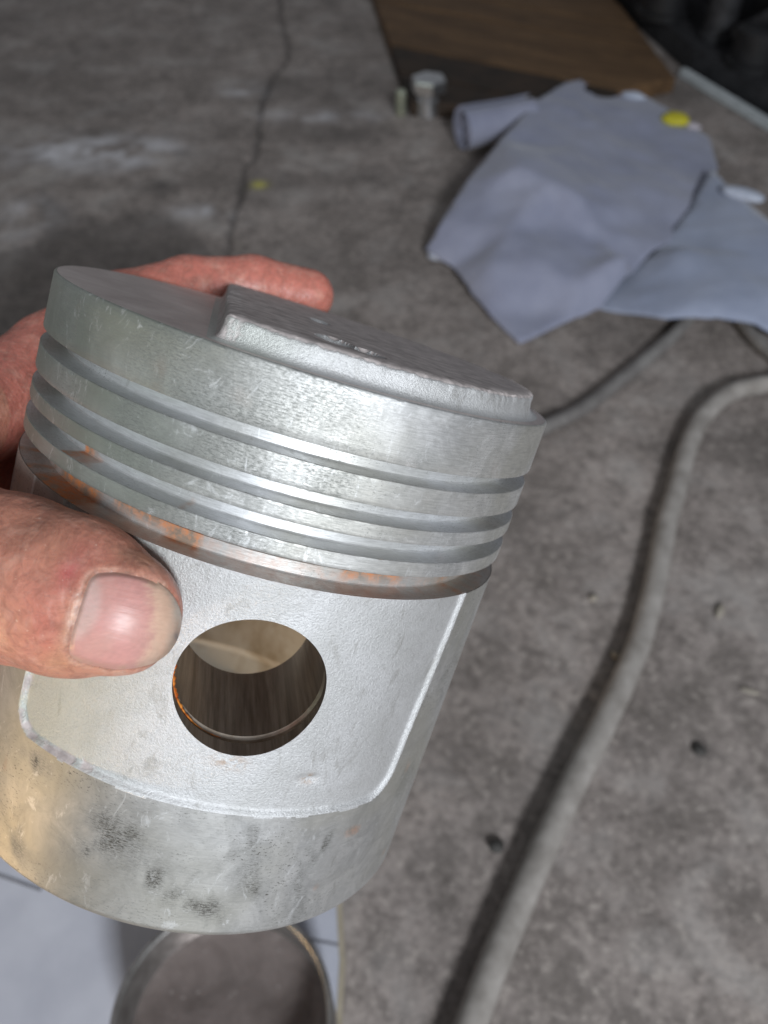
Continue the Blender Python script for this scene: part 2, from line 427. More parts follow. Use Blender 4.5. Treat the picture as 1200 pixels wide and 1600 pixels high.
def skirt_col(T, Z):
    d = np.degrees(T); P = np.stack([T * R, Z], 1)
    smudge = 0
    for a, z, sa, sz, s in ((-17, -86, 6, 4, 1), (-9, -92, 5, 3, .9), (-23, -90, 5, 3, .5), (-2, -95, 4, 3, .9), (24, -88, 2.6, 6, 1), (27, -84, 1.8, 4, .7), (-38, -80, 4, 2, .8), (4, -97, 3, 2, .7), (-1, -89, 4, 3, .5), (14, -93, 2, 2, .5)):
        smudge = smudge + s * np.exp(-(((d - a) / sa) ** 2 + ((Z - z) / sz) ** 2))
    c = np.zeros((len(T), 3))
    c[:, 0] = np.clip(smudge * (.9 + 1.5 * vnoise(P * [1, .55], 2.6, 52, 3)) + np.clip(vnoise(P * [1, .6], 7, 55, 3) * 2.5 - .9, 0, .6), 0, 1)
    c[:, 1] = np.clip(vnoise(P, 6, 53, 2) * 5 - 3.6, 0, 1) * .5
    c[:, 2] = .38 * (1 - sst(-30, 5, d)) * np.clip(.8 + .5 * vnoise(P, 12, 54, 2), 0, 1)  # left-side shade painted into the skirt colour
    return c
pierced(r_skirt, R, -z4b, -H0, (-rad(58), rad(58)), 'skirt', M_SKIRT, .36, skirt_col, split=lambda t, z: boss_sd(t, z) < .22, coarse=1.5)

# inside of the piston
def r_in(th, z): return 41.5 + (-1.5) * sst(-60, -38, z) + 4.6 * np.clip((-91.2 - z) / 3.6, 0, 1)
def zero_col(T, Z): return np.zeros((len(T), 3))
pierced(r_in, 41.5, -14, -H0 + .4, (-rad(30), rad(30)), 'inner_wall', M_INNER, .8, zero_col, inward=True,
        skip=lambda t, z: -z4a - 2.2 < z < -z4a + .8 and in_slot((t + math.pi) % (2 * math.pi) - math.pi))
V, Fc, uv, T, Z = lathe_grid([(45.1, -H0 + .4), (46.5, -H0), (49.5, -H0 - .01), (49.65, -H0 + .02)], 360, flip=False)
part('bottom_rim', V, Fc, M_GROOVE, uv, np.zeros((len(V), 3)))
V, Fc, uv, T, Z = lathe_grid([(0, -11.5), (20, -11.5), (36, -12), (39.5, -13.2), (40, -14)], 180, flip=True)
part('crown_underside', V, Fc, M_INNER, uv)
def tube_y(prof, side, nt=160, flip=False):
    """turned about the pin axis: prof = (radius, distance from the piston axis along -y)"""
    prof = np.array(prof, float); n = len(prof)
    al = np.linspace(0, 2 * math.pi, nt + 1); A, I = np.meshgrid(al, np.arange(n))
    r = prof[I, 0]; y = -prof[I, 1] * side
    V = np.stack([r * np.cos(A), y, -PZ + r * np.sin(A)], -1).reshape(-1, 3)
    uv = np.stack([A * RP, prof[I, 1]], -1).reshape(-1, 2) * .001
    Fc = []
    for i in range(n - 1):
        for j in range(nt):
            a = i * (nt + 1) + j; q = (a, a + 1, a + nt + 2, a + nt + 1)
            Fc.append(q[::-1] if flip else q)
    return V, Fc, uv
YI = 20.76; YG = 44.0
def bore_outer(side, nt=240):
    # short length between the circlip groove and the curved outer surface
    al = np.linspace(0, 2 * math.pi, nt + 1); rows = []
    for k in range(5):
        f = k / 4; row = []
        for a in al:
            z = -PZ + RP * math.sin(a); x = RP * math.cos(a)
            r0 = r_skirt(np.array([math.asin(x / (R - DEPTH))]), np.array([z]))[0]
            ye = math.sqrt(r0 ** 2 - x ** 2)
            row.append((x, -side * (YG + 1.5 + (ye - YG - 1.5) * f), z))
        rows.append(row)
    V = np.array(rows).reshape(-1, 3); uv = np.stack([np.tile(al, 5) * RP, -V[:, 1] * side], 1) * .001
    Fc = [(i * (nt + 1) + j, i * (nt + 1) + j + 1, (i + 1) * (nt + 1) + j + 1, (i + 1) * (nt + 1) + j) for i in range(4) for j in range(nt)]
    return V, Fc, uv
for side in (1, -1):
    prof = [(RP, YI + .3)] + [(RP, y) for y in np.linspace(YI + .5, YG - 1.0, 8)] + [(RP, YG - .7)]
    V, Fc, uv = tube_y(prof, side)
    V2, F2, uv2 = bore_outer(side)
    o = part('pin_bore', np.concatenate([V, V2]), list(Fc) + [tuple(x + len(V) for x in f) for f in F2], M_BORE, np.concatenate([uv, uv2]))
    V, Fc, uv = tube_y([(RP, YG - .7), (RP + .45, YG - .15), (RP + 1.2, YG + .1), (RP + 1.3, YG + .7), (RP + .9, YG + 1.5), (RP, YG + 1.52)], side)
    g = part('circlip_groove', V, Fc, M_CIRC, uv, parent=o)
    V, Fc, uv = tube_y([(RP + .01, YI + .3), (RP + .4, YI), (18.6, YI), (19, YI + .4), (19, 30), (21.5, 40.6)], side, flip=True)
    part('pin_boss', V, Fc, M_INNER, uv)
# rust bead lying in the circlip groove, lower left of the front bore
al = np.linspace(rad(172), rad(262), 90); V = []; Fc = []
for k, a in enumerate(al):
    f = k / 89; w = .95 * math.sin(math.pi * min(1, f * 1.1 + .08) ** .7) ** .6 if f < .9 else .25
    w = max(.12, w * (1 + .35 * math.sin(k * .9) * math.sin(k * .37))) * (1 - .55 * f)
    for q in range(8):
        b = q / 8 * 2 * math.pi; rr = RP + .28 - w * .75 * math.cos(b) ; y = YG + .35 + w * 1.0 * math.sin(b)
        V.append((rr * math.cos(a), -y, -PZ + rr * math.sin(a)))
    if k:
        for q in range(8):
            Fc.append(((k - 1) * 8 + q, (k - 1) * 8 + (q + 1) % 8, k * 8 + (q + 1) % 8, k * 8 + q))
part('rust_bead', V, Fc, M_RUST, sharp=None, label='wet orange rust in the pin hole groove')

# ---- raised crown pad: disc cut by a chord, scallop dents on top
def pad_radius(ph, inset):
    cx = 8.0
    c_, s_ = np.cos(ph), np.sin(ph)
    Rc = 46.0 - inset; b = -cx * c_; circ = b + np.sqrt(np.maximum(b * b - cx * cx + Rc * Rc, 0))
    xl = -18.9 + inset
    with np.errstate(divide='ignore', invalid='ignore'): ch = np.where(c_ < -.02, (xl - cx) / np.minimum(c_, -.02), 1e6)
    k = 1.6
    hh_ = np.clip(.5 + .5 * (ch - circ) / k, 0, 1)
    r = ch * (1 - hh_) + circ * hh_ - k * hh_ * (1 - hh_)
    return r, cx
NP = 900
ph = np.linspace(0, 2 * math.pi, NP + 1)[:-1]
lev = [(-1.9, .015), (-1.1, .10), (-.5, .42), (-.15, 1.0), (0, 1.7), (.15, 2.5), (.2, 3.2), (.4, 3.75), (.75, 4.08), (1.4, 4.22), (2.6, 4.28)]
rows = []; mask = []
for k, (ins, z) in enumerate(lev):
    r, cx = pad_radius(ph, ins)
    P = np.stack([r * np.cos(ph) + cx, r * np.sin(ph)], 1)
    n1 = vnoise(P, 1.5, 61, 3); n2 = vnoise(P, 7, 62, 2)
    amt = .34 * sst(2.4, 3.8, z); r = r + n1 * amt + n2 * .25 * (z > .3)
    rows.append(np.stack([r * np.cos(ph) + cx, r * np.sin(ph), np.full(NP, z) + n1 * amt * .6], 1))
    mask.append(np.full(NP, 1.0 if z > 4.1 else (.75 if z > 3.8 else (.40 if z > 3.4 else .0)) ))
r, cx = pad_radius(ph, 2.6)
for f in np.linspace(.985, .03, 60):
    rows.append(np.stack([f * r * np.cos(ph) + cx, f * r * np.sin(ph), np.full(NP, 4.3)], 1)); mask.append(np.ones(NP))
V = np.concatenate(rows); mask = np.concatenate(mask)
x, y = V[:, 0], V[:, 1]; top = V[:, 2] > 4.1
bright = np.zeros(len(V))
for (dx, dy, rx, ry, dep) in ((-.6, -33.5, 3.6, 5.5, 2.3), (4.6, -36.5, 3.0, 4.2, 1.9), (.4, 1.0, 2.2, 5.0, .9)):
    e = np.hypot((x - dx) / rx, (y - dy) / ry); V[:, 2] -= dep * (1 - sst(.78, 1.0, e)) * top
    bright = np.maximum(bright, (1 - sst(.95, 1.06, e)) * (vnoise(np.stack([x, y], 1), 4, 66, 2) > -.25))
V[:, 2] += top * .02 * vnoise(np.stack([x, y], 1), 2, 63, 2)
mask = mask * (1 - bright)
n = len(rows); Fc = []
for i in range(n - 1):
    for j in range(NP):
        j2 = (j + 1) % NP; Fc.append((i * NP + j, i * NP + j2, (i + 1) * NP + j2, (i + 1) * NP + j))
Fc.append(tuple((n - 1) * NP + j for j in range(NP)))
# the near left corner and the chord face are dirtier
dirt = .45 * (1 - sst(-19, -11, x)); col = np.stack([np.maximum(mask, dirt * (V[:, 2] > .2)), np.zeros(len(V)), .3 * (1 - sst(-16, 0, x))], 1)  # B: painted side shade over the left end
part('raised_crown', V, Fc, M_CAST, None, col, 40, label='raised flat pad on the crown with a straight left edge and dented top')

# ------------------------------------------------------------------ the hand (one continuous mesh from a distance field, camera frame mm)
def c_at(px, py, d): return np.array([(px - 600) / F * d, -(py - 800) / F * d, -d])
def seg(P, a, b, ra, rb):
    a = np.asarray(a); b = np.asarray(b); ab = b - a
    t = np.clip(((P - a) @ ab) / (ab @ ab), 0, 1)
    return np.linalg.norm(P - a - t[:, None] * ab, axis=1) - (ra + (rb - ra) * t)
def chain(P, pts, k=1.5):
    d = None
    for (a, ra), (b, rb) in zip(pts[:-1], pts[1:]):
        s = seg(P, a, b, ra, rb); d = s if d is None else smin(d, s, k)
    return d
def smin(a, b, k):
    h = np.clip(.5 + .5 * (b - a) / k, 0, 1); return b + (a - b) * h - k * h * (1 - h)
TN = np.array([.18, -.10, 1.0]); TN /= np.linalg.norm(TN)
SQ = 1.22
def squash(P): return P + (P @ TN)[:, None] * TN * (SQ - 1)
tpts = [(c_at(186, 957, 125.0), 9.5), (c_at(112, 931, 127.5), 11.9), (c_at(20, 903, 131.5), 12.7), (c_at(-80, 868, 135.5), 12.4), (c_at(-330, 800, 143), 12.8)]
tsq = [(squash(p[None])[0], r) for p, r in tpts]
def thumb_field(P): return chain(squash(P), tsq, 4.0) / 1.1
PF = lambda *X: p2c(X)
WRIST = PF(-150, -14, -62)
fingers = [
    [(PF(-68, -8, -38), 11.6), (PF(-60, 15, -34), 10.6), (PF(-54, 36, -24), 9.6), (PF(-42, 48, -10), 8.8), (PF(-28, 56, -1.2), 8.1), (PF(-12, 59, 4.0), 8.0), (PF(2.5, 60.5, 6.2), 7.0)],
    [(PF(-70, -4, -50), 11.6), (PF(-62, 18, -46), 10.8), (PF(-52, 40, -37), 10), (PF(-27, 57, -30), 9.2), (PF(4, 62, -27), 8.0)],
    [(PF(-70, -2, -70), 11.0), (PF(-61, 18, -67), 10.4), (PF(-51, 40, -60), 9.7), (PF(-27, 57, -54), 8.8), (PF(2, 61, -50), 7.7)],
    [(PF(-68, 2, -88), 10.0), (PF(-59, 20, -86), 9.4), (PF(-49, 38, -82), 8.8), (PF(-31, 51, -77), 8.0), (PF(-8, 60, -72), 7.0)]]
NAIL = np.array([(133, 912), (137, 902), (150, 893), (177, 891), (200, 894), (218, 898), (234, 903), (248, 910), (262, 921), (273, 934), (281, 950), (285, 968), (282, 986), (276, 1003), (265, 1019), (252, 1030), (237, 1038), (212, 1044), (185, 1047), (163, 1044), (143, 1040), (122, 1034), (110, 1028), (105, 1018), (106, 1004), (111, 982), (119, 957), (126, 932)], float)
def poly_sd(Q, poly):
    d = np.full(len(Q), 1e9); ins = np.zeros(len(Q), bool)
    for a, b in zip(poly, np.roll(poly, -1, 0)):
        e = b - a; w = Q - a; t = np.clip((w @ e) / (e @ e), 0, 1)
        d = np.minimum(d, ((w - t[:, None] * e) ** 2).sum(1))
        c1 = (a[1] > Q[:, 1]) != (b[1] > Q[:, 1])
        with np.errstate(divide='ignore', invalid='ignore'): xx = (b[0] - a[0]) * (Q[:, 1] - a[1]) / (b[1] - a[1]) + a[0]
        ins ^= c1 & (Q[:, 0] < xx)
    return np.where(ins, -1, 1) * np.sqrt(d)
def to_px(P): return np.stack([600 + F * P[:, 0] / -P[:, 2], 800 - F * P[:, 1] / -P[:, 2]], 1)
def hand_field(P):
    palm = smin(seg(P, PF(-76, -2, -44), WRIST, 13.5, 17), seg(P, PF(-76, 2, -76), WRIST + [0, -14, 0], 13, 17), 10)
    palm = smin(palm, seg(P, PF(-74, -4, -58), PF(-118, -10, -62), 14, 17), 10)
    palm = smin(palm, seg(P, tpts[-1][0], PF(-122, -22, -58), 13, 17), 12)
    palm = smin(palm, seg(P, PF(-84, -14, -40), tpts[-1][0], 8, 10), 10)
    palm = smin(palm, seg(P, WRIST + [0, -7, 0], WRIST + [-85, -30, -5], 19, 24), 12)
    th = thumb_field(P)
    vis = P[:, 2] > -150
    full = None
    for i, f in enumerate(fingers):
        s = smin(chain(P, f, 2.0), palm, 7); full = s if full is None else np.minimum(full, s)
    near = (th < 5) & vis
    if near.any():
        Pn = P[near]; q = to_px(Pn); sd = poly_sd(q, NAIL) / 10.9
        front = sst(-4, 0, (Pn - tpts[1][0]) @ TN)
        prox = 1 - sst(225, 262, q[:, 0])
        add = .50 * (1 - sst(-.55, .05, sd)) - (.08 * prox + .02) * np.exp(-((sd - .75) / .55) ** 2)
        # shallow knuckle creases and soft lumps
        ax = (q[:, 0] + .25 * q[:, 1])
        crease = 0
        for xc, am in ((268, .10), (283, .07), (214, .14), (200, .10), (186, .12), (150, .06)):
            crease = crease + 2.2 * am * np.exp(-((ax - xc - 7 * np.sin(q[:, 1] / 21.0 + xc)) / 2.6) ** 2) * sst(-.2, .8, np.sin(q[:, 1] / 34.0 + xc * .7) + .4)
        add = add + crease - .25 * vnoise(Pn, 7, 71, 2) * 1.0 - .05 * vnoise(Pn, 1.6, 72, 2)
        th[near] += add * front
    # flatten the pad of the thumb where it bears on the piston
    out = smin(full, th, 6)
    return out
VOX = .62
lo = np.array([-272.0, -125.0, -262.0]); hi = np.array([0.0, 85.0, -98.0])
lo = np.minimum(lo, cam2w(WRIST) * 0 + lo)
ns = ((hi - lo) / VOX).astype(int) + 1
# coarse pass to find where the surface is, fine values only there
st = 8
cs = (ns // st) + 2
g = np.stack(np.meshgrid(*[np.arange(c) for c in cs], indexing='ij'), -1).reshape(-1, 3)
cen = lo + (g * st + st / 2) * VOX
dc = hand_field(cen)
act = g[np.abs(dc) < st * VOX * 1.35]
arr = np.where((dc < 0).reshape(cs), -3.0, 3.0).repeat(st, 0).repeat(st, 1).repeat(st, 2).astype(np.float32)
loc = np.stack(np.meshgrid(*[np.arange(st)] * 3, indexing='ij'), -1).reshape(-1, 3)
for c0 in range(0, len(act), 1500):
    a = act[c0:c0 + 1500]; ijk = (a[:, None, :] * st + loc[None]).reshape(-1, 3)
    val = hand_field(lo + ijk * VOX)
    arr[ijk[:, 0], ijk[:, 1], ijk[:, 2]] = np.clip(val, -3, 3)
grid = openvdb.FloatGrid(background=3.0); grid.copyFromArray(arr)
Vh, _, Qh = grid.convertToPolygons(isovalue=0.0, adaptivity=0.0)
Vh = np.asarray(Vh, float) * VOX + lo; Qh = np.asarray(Qh)[:, ::-1]
# colour of the skin (blotches, redness round the nail) as a vertex attribute
q = to_px(Vh); isT = (thumb_field(Vh) < 2.5) & (Vh[:, 2] > -150)
base = np.array([.50, .225, .152]); colr = np.tile(base, (len(Vh), 1))
nz = vnoise(Vh, 9, 81, 3); nz2 = vnoise(Vh, 2.2, 82, 2)
colr = colr * (1 + .14 * nz[:, None] + .10 * nz2[:, None])
def blend(c, w, tgt): return c * (1 - w[:, None]) + np.array(tgt) * w[:, None]
colr = blend(colr, .45 * np.clip(.5 + nz, 0, 1), [.52, .19, .14])
def blob(cx_, cy_, sx_, sy_, ang=0):
    a = rad(ang); dx = q[:, 0] - cx_; dy = q[:, 1] - cy_
    u = dx * math.cos(a) + dy * math.sin(a); v = -dx * math.sin(a) + dy * math.cos(a)
    return np.exp(-((u / sx_) ** 2 + (v / sy_) ** 2)) * isT
for b, w, tg in (((112, 892, 42, 22, -55), .85, (.42, .08, .085)), ((72, 985, 24, 30, 0), .55, (.42, .10, .08)), ((150, 862, 40, 14, 20), .5, (.45, .15, .12)), ((60, 945, 26, 40, 0), .45, (.48, .13, .10)),
                 ((20, 840, 70, 24, -5), .45, (.30, .14, .10)), ((215, 872, 40, 12, 22), .65, (.42, .24, .15)), ((95, 1035, 30, 16, 0), .6, (.58, .33, .18)), ((200, 1054, 90, 8, 3), .6, (.60, .32, .22)), ((108, 975, 9, 50, 20), .6, (.60, .38, .24))):
    colr = blend(colr, w * blob(*b) * np.clip(.85 + .3 * nz2, 0, 1), tg)
sdn = poly_sd(q, NAIL) / 10.9
rim = np.exp(-((sdn - .30) / .28) ** 2) * isT * np.clip(.55 + .8 * vnoise(Vh, 1.2, 84, 2), 0, 1) * (q[:, 0] < 262)
colr = blend(colr, .55 * rim, (.66, .48, .38))
colr = blend(colr, .8 * np.exp(-((sdn + .05) / .16) ** 2) * isT, (.20, .12, .08))
isI = ~isT & (Vh[:, 2] < -165)
colr = blend(colr, .65 * isI, (.54, .16, .13))
Vw = cam2w(Vh)
hb = Vw.mean(0)
me = mesh('hand', Vw - hb, Qh, True, None, np.clip(colr, 0, 1))
def skin_mat():
    k = NM('weathered skin'); ob = k.vec('Object')
    f = k.noise(ob, 1500, 3, .6); w = k.noise(k.vec('Object', (1, .35, 1)), 420, 5, .65, 1.2); v = k.vor(ob, 950)
    c = k.mix(k.ramp(w, [(.35, .5), (.56, 0.0)]), k.attr(), (.27, .11, .08)); cr = k.noise(k.vec('Object', (.5, 1, 1)), 170, 6, .75, 2.0); crm = k.ramp(cr, [(.47, 0.0), (.50, 1.0), (.53, 0.0)]); c = k.mix(k.math('MULTIPLY', crm, .38), c, (.24, .09, .065))
    c = k.mix(k.ramp(k.noise(ob, 260, 4, .6), [(.50, 0.0), (.75, .35)]), c, (.75, .46, .36))
    c = k.mix(k.ramp(k.noise(ob, 1400, 2, .5), [(.70, 0.0), (.76, .4)]), c, (.75, .58, .48))
    v2 = k.vor(k.vec('Object', (1, .6, 1)), 420); nb = k.bump(w, .45, .40); nb = k.bump(crm, -.45, .22, nb); nb = k.bump(v2, .30, .30, nb); nb = k.bump(v, .40, .18, nb); nb = k.bump(f, .12, .08, nb)
    m = k.out(c, k.ramp(f, [(.3, .50), (.7, .36)]), 0.0, nb)
    k.b.inputs['Subsurface Weight'].default_value = .22; k.b.inputs['Subsurface Radius'].default_value = (1, .35, .2); k.b.inputs['Subsurface Scale'].default_value = .0022
    return m
hand = link('hand', me, skin_mat()); hand.location = hb * .001
tag(hand, 'bare left hand gripping the piston, thumb in front and fingers behind', 'hand')
# the thumbnail
cenp = np.array([192, 966.0]); na, nr = 150, 34
per = np.concatenate([[0], np.cumsum(np.linalg.norm(np.roll(NAIL, -1, 0) - NAIL, axis=1))])
tt = np.linspace(0, per[-1], na + 1)[:-1]; NC = np.vstack([NAIL, NAIL[:1]])
bd = np.stack([np.interp(tt, per, NC[:, 0]), np.interp(tt, per, NC[:, 1])], 1)
for _ in range(3): bd = (np.roll(bd, 1, 0) + 2 * bd + np.roll(bd, -1, 0)) / 4
pp = np.concatenate([cenp + (bd - cenp) * f for f in np.linspace(.02, 1.0, nr)])
lowd = np.full(len(pp), 100.0); hid = np.full(len(pp), 126.0)
dirs = np.stack([(pp[:, 0] - 600) / F, -(pp[:, 1] - 800) / F, -np.ones(len(pp))], 1)
for _ in range(26):
    mid = (lowd + hid) / 2; inside = thumb_field(dirs * mid[:, None]) < 0
    hid = np.where(inside, mid, hid); lowd = np.where(inside, lowd, mid)
f_ = np.repeat(np.linspace(.02, 1, nr), na)
sdp = poly_sd(pp, NAIL) / 10.9
lift = .28 - .75 * sst(.86, 1.0, f_) * (pp[:, 0] < 246) - .30 * sst(.9, 1.0, f_) * (pp[:, 0] >= 246)
Vn = dirs * (hid - lift)[:, None]
Fn = []
for i in range(nr - 1):
    for j in range(na):
        j2 = (j + 1) % na; Fn.append((i * na + j, i * na + j2, (i + 1) * na + j2, (i + 1) * na + j))
Fn.append(tuple(range(na))[::-1])
low = Vn[(nr - 1) * na:] + dirs[(nr - 1) * na:] * .7; o0 = len(Vn); Vn = np.vstack([Vn, low])
for j in range(na): j2 = (j + 1) % na; Fn.append(((nr - 1) * na + j, (nr - 1) * na + j2, o0 + j2, o0 + j))
pq = to_px(Vn); X, Y = pq[:, 0], pq[:, 1]
nc = np.tile([.54, .27, .24], (len(Vn), 1))
lun = 1 - sst(-1.6, 1.6, (np.hypot((X - 92) / 1.0, (Y - 934) / 1.1) - 66) / 6.0 + 0)
lun = np.maximum(lun, 0) * (1 - sst(60, 68, np.abs(Y - 950)))
nc = blend(nc, .7 * lun, (.56, .40, .36))
n3 = vnoise(np.stack([X, Y], 1), 14, 91, 3); n4 = vnoise(np.stack([X * .3, Y + X * .16], 1), 2.2, 92, 2)
dist_tip = 1 - sst(0, 1, (262 - np.hypot((X - 110) * 1.0, (Y - 958) * .8) - 128) / 14 + .5)
tipw = sst(112, 142, np.hypot(X - 112, (Y - 962) * .92) + 9 * n3 + 8 * n4)
nc = blend(nc, .8 * tipw, (.60, .42, .30))
tip2 = sst(146, 166, np.hypot(X - 112, (Y - 962) * .92)); nc = blend(nc, .75 * tip2 * np.clip(.7 + n3, 0, 1), (.36, .32, .27))
nc = blend(nc, .7 * np.exp(-(((X - 276) / 4.5) ** 2 + ((Y - 995) / 9) ** 2)), (.12, .14, .17))
edge = np.exp(-((poly_sd(pq, NAIL) / 10.9 + .25) / .35) ** 2)
nc = blend(nc, .7 * edge * (X < 250) * np.clip(.7 + n3, 0, 1), (.42, .27, .19)); nc = blend(nc, .25 * np.clip(vnoise(np.stack([X, Y], 1), 30, 95, 3) + .3, 0, 1), (.50, .34, .27))
nc = nc * (1 + .08 * n3[:, None] + .09 * n4[:, None])
me = mesh('thumbnail', cam2w(Vn) - hb, Fn, True, np.stack([(X * .97 + Y * .22) * .00009, (Y * .97 - X * .22) * .00009], 1), np.clip(nc, 0, 1), 50)
def nail_mat():
    k = NM('fingernail'); rid = k.noise(k.vec('UV', (.06, 1, 1)), 1300, 4, .65)
    m = k.out(k.attr(), .40, 0.0, k.bump(rid, .55, .14))
    k.b.inputs['Subsurface Weight'].default_value = .15; k.b.inputs['Subsurface Radius'].default_value = (1, .4, .3); k.b.inputs['Subsurface Scale'].default_value = .0015
    return m
link('thumbnail', me, nail_mat(), hand)

# ------------------------------------------------------------------ floor: concrete sheet with a real crack
crack_px = [(432, -40), (440, 30), (450, 72), (448, 95), (422, 118), (412, 150), (405, 175), (403, 215), (398, 240), (382, 262), (376, 300), (362, 345), (355, 395), (338, 470)]
CR = np.array([at(*p)[:2] for p in crack_px])
def axis(a, b, step, out_):
    core = np.arange(a, b + .1, step); o1 = a - np.cumsum(np.geomspace(step * 2, out_, 12)); o2 = b + np.cumsum(np.geomspace(step * 2, out_, 12))
    return np.concatenate([o1[::-1], core, o2])
xs = axis(-700, 760, 3.0, 2600); ys = axis(120, 1700, 3.0, 2600)
X, Y = np.meshgrid(xs, ys); Pf = np.stack([X.ravel(), Y.ravel()], 1)
dcr = np.full(len(Pf), 1e9); Pw = Pf + np.stack([vnoise(Pf, 16, 101, 2), vnoise(Pf, 16, 102, 2)], 1) * 4
nearc = (Pf[:, 0] > CR[:, 0].min() - 60) & (Pf[:, 0] < CR[:, 0].max() + 60)
for a, b in zip(CR[:-1], CR[1:]):
    e = b - a; w = Pw[nearc] - a; t = np.clip((w @ e) / (e @ e), 0, 1)
    dcr[nearc] = np.minimum(dcr[nearc], np.linalg.norm(w - t[:, None] * e, axis=1))
core = (Pf[:, 0] > -720) & (Pf[:, 0] < 780) & (Pf[:, 1] > 100) & (Pf[:, 1] < 1720)
zf = core * (.8 * vnoise(Pf, 60, 103, 3) + .35 * vnoise(Pf, 9, 104, 2)) - 1.0
zf = zf - 6.0 * np.exp(-(dcr / 3.6) ** 2)
fc = np.zeros((len(Pf), 3))
def fblob(px, py, s1, s2, ang=0):
    c0 = at(px, py)[:2]; a = rad(ang); d = Pf - c0
    u = d[:, 0] * math.cos(a) + d[:, 1] * math.sin(a); v = -d[:, 0] * math.sin(a) + d[:, 1] * math.cos(a)
    return np.exp(-((u / s1) ** 2 + (v / s2) ** 2))
n1 = vnoise(Pf, 22, 105, 3); n2 = vnoise(Pf, 80, 106, 3)
pale = fblob(200, 235, 60, 40, 10) + .8 * fblob(90, 235, 60, 40) + .8 * fblob(310, 330, 30, 16) + .5 * fblob(380, 140, 30, 25) + .5 * fblob(500, 180, 90, 18, 0) + .6 * fblob(40, 340, 30, 40)
fc[:, 0] = np.clip(pale * (.65 + 1.3 * n1), 0, 1)                       # R: chalky dust
darkp = .9 * fblob(250, 290, 26, 20) + .6 * fblob(540, 210, 60, 26) + .8 * fblob(1095, 1170, 6, 7) + .5 * fblob(450, 130, 40, 40)
fc[:, 1] = np.clip(darkp + .5 * np.clip(n2, 0, 1) + .75 * np.exp(-(dcr / 4.5) ** 2), 0, 1)         # G: oily dark
patchq = np.array([at(*p_)[:2] for p_ in ((62, 292), (112, 332), (170, 342), (232, 328), (292, 350), (330, 390), (346, 440), (345, 570), (0, 640), (-140, 620), (-140, 420), (0, 392), (66, 372))])
dark_patch = 1 - sst(-7, 7, poly_sd(Pf, patchq) + 9 * n1)  # darker ragged-edged patch at upper left, merged into G
fc[:, 1] = np.maximum(fc[:, 1], .62 * dark_patch)
fc[:, 2] = fblob(405, 288, 9, 9)     # B: yellow paint spot
nx = len(xs); I = np.arange(len(Pf)).reshape(X.shape)
Ff = np.stack([I[:-1, :-1], I[:-1, 1:], I[1:, 1:], I[1:, :-1]], -1).reshape(-1, 4)
def floor_mat():
    k = NM('stained concrete'); ob = k.vec('Object')
    a = k.noise(ob, 7, 5, .6, .6); b = k.noise(ob, 45, 5, .65, .5); c_ = k.noise(ob, 170, 5, .72); g = k.noise(ob, 900, 3, .6)
    A = k.sep(k.attr())
    c = k.mix(k.ramp(a, [(.30, 0.0), (.70, 1.0)]), (.215, .185, .170), (.35, .303, .280))
    c = k.mix(k.ramp(b, [(.38, .55), (.56, 0.0)]), c, (.11, .095, .086))
    c = k.mix(k.ramp(b, [(.58, 0.0), (.78, .55)]), c, (.30, .27, .25))
    c = k.mix(k.ramp(c_, [(.36, .6), (.48, 0.0)]), c, (.10, .085, .076)); bl = k.noise(ob, 13, 6, .62, .3); c = k.mix(k.ramp(bl, [(.36, .4), (.50, 0.0)]), c, (.10, .085, .074)); c = k.mix(k.ramp(bl, [(.52, 0.0), (.70, .5)]), c, (.46, .43, .41))
    c = k.mix(k.ramp(c_, [(.54, 0.0), (.66, .6)]), c, (.46, .41, .37))
    c = k.mix(k.ramp(g, [(.68, 0.0), (.74, .8)]), c, (.50, .47, .43))
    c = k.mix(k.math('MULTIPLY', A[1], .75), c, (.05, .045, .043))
    c = k.mix(k.math('MULTIPLY', A[0], 1.0, True), c, (.60, .59, .62))
    c = k.mix(A[2], c, (.50, .46, .10))
    nb = k.bump(c_, .5, 1.0); nb = k.bump(g, .3, .4, nb); nb = k.bump(b, .4, 2.5, nb)
    return k.out(c, k.ramp(b, [(.3, .55), (.7, .8)]), 0.0, nb)
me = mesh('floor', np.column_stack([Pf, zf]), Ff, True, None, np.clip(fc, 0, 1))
tag(link('floor', me, floor_mat()), 'stained dark grey concrete floor with a crack', kind='structure')

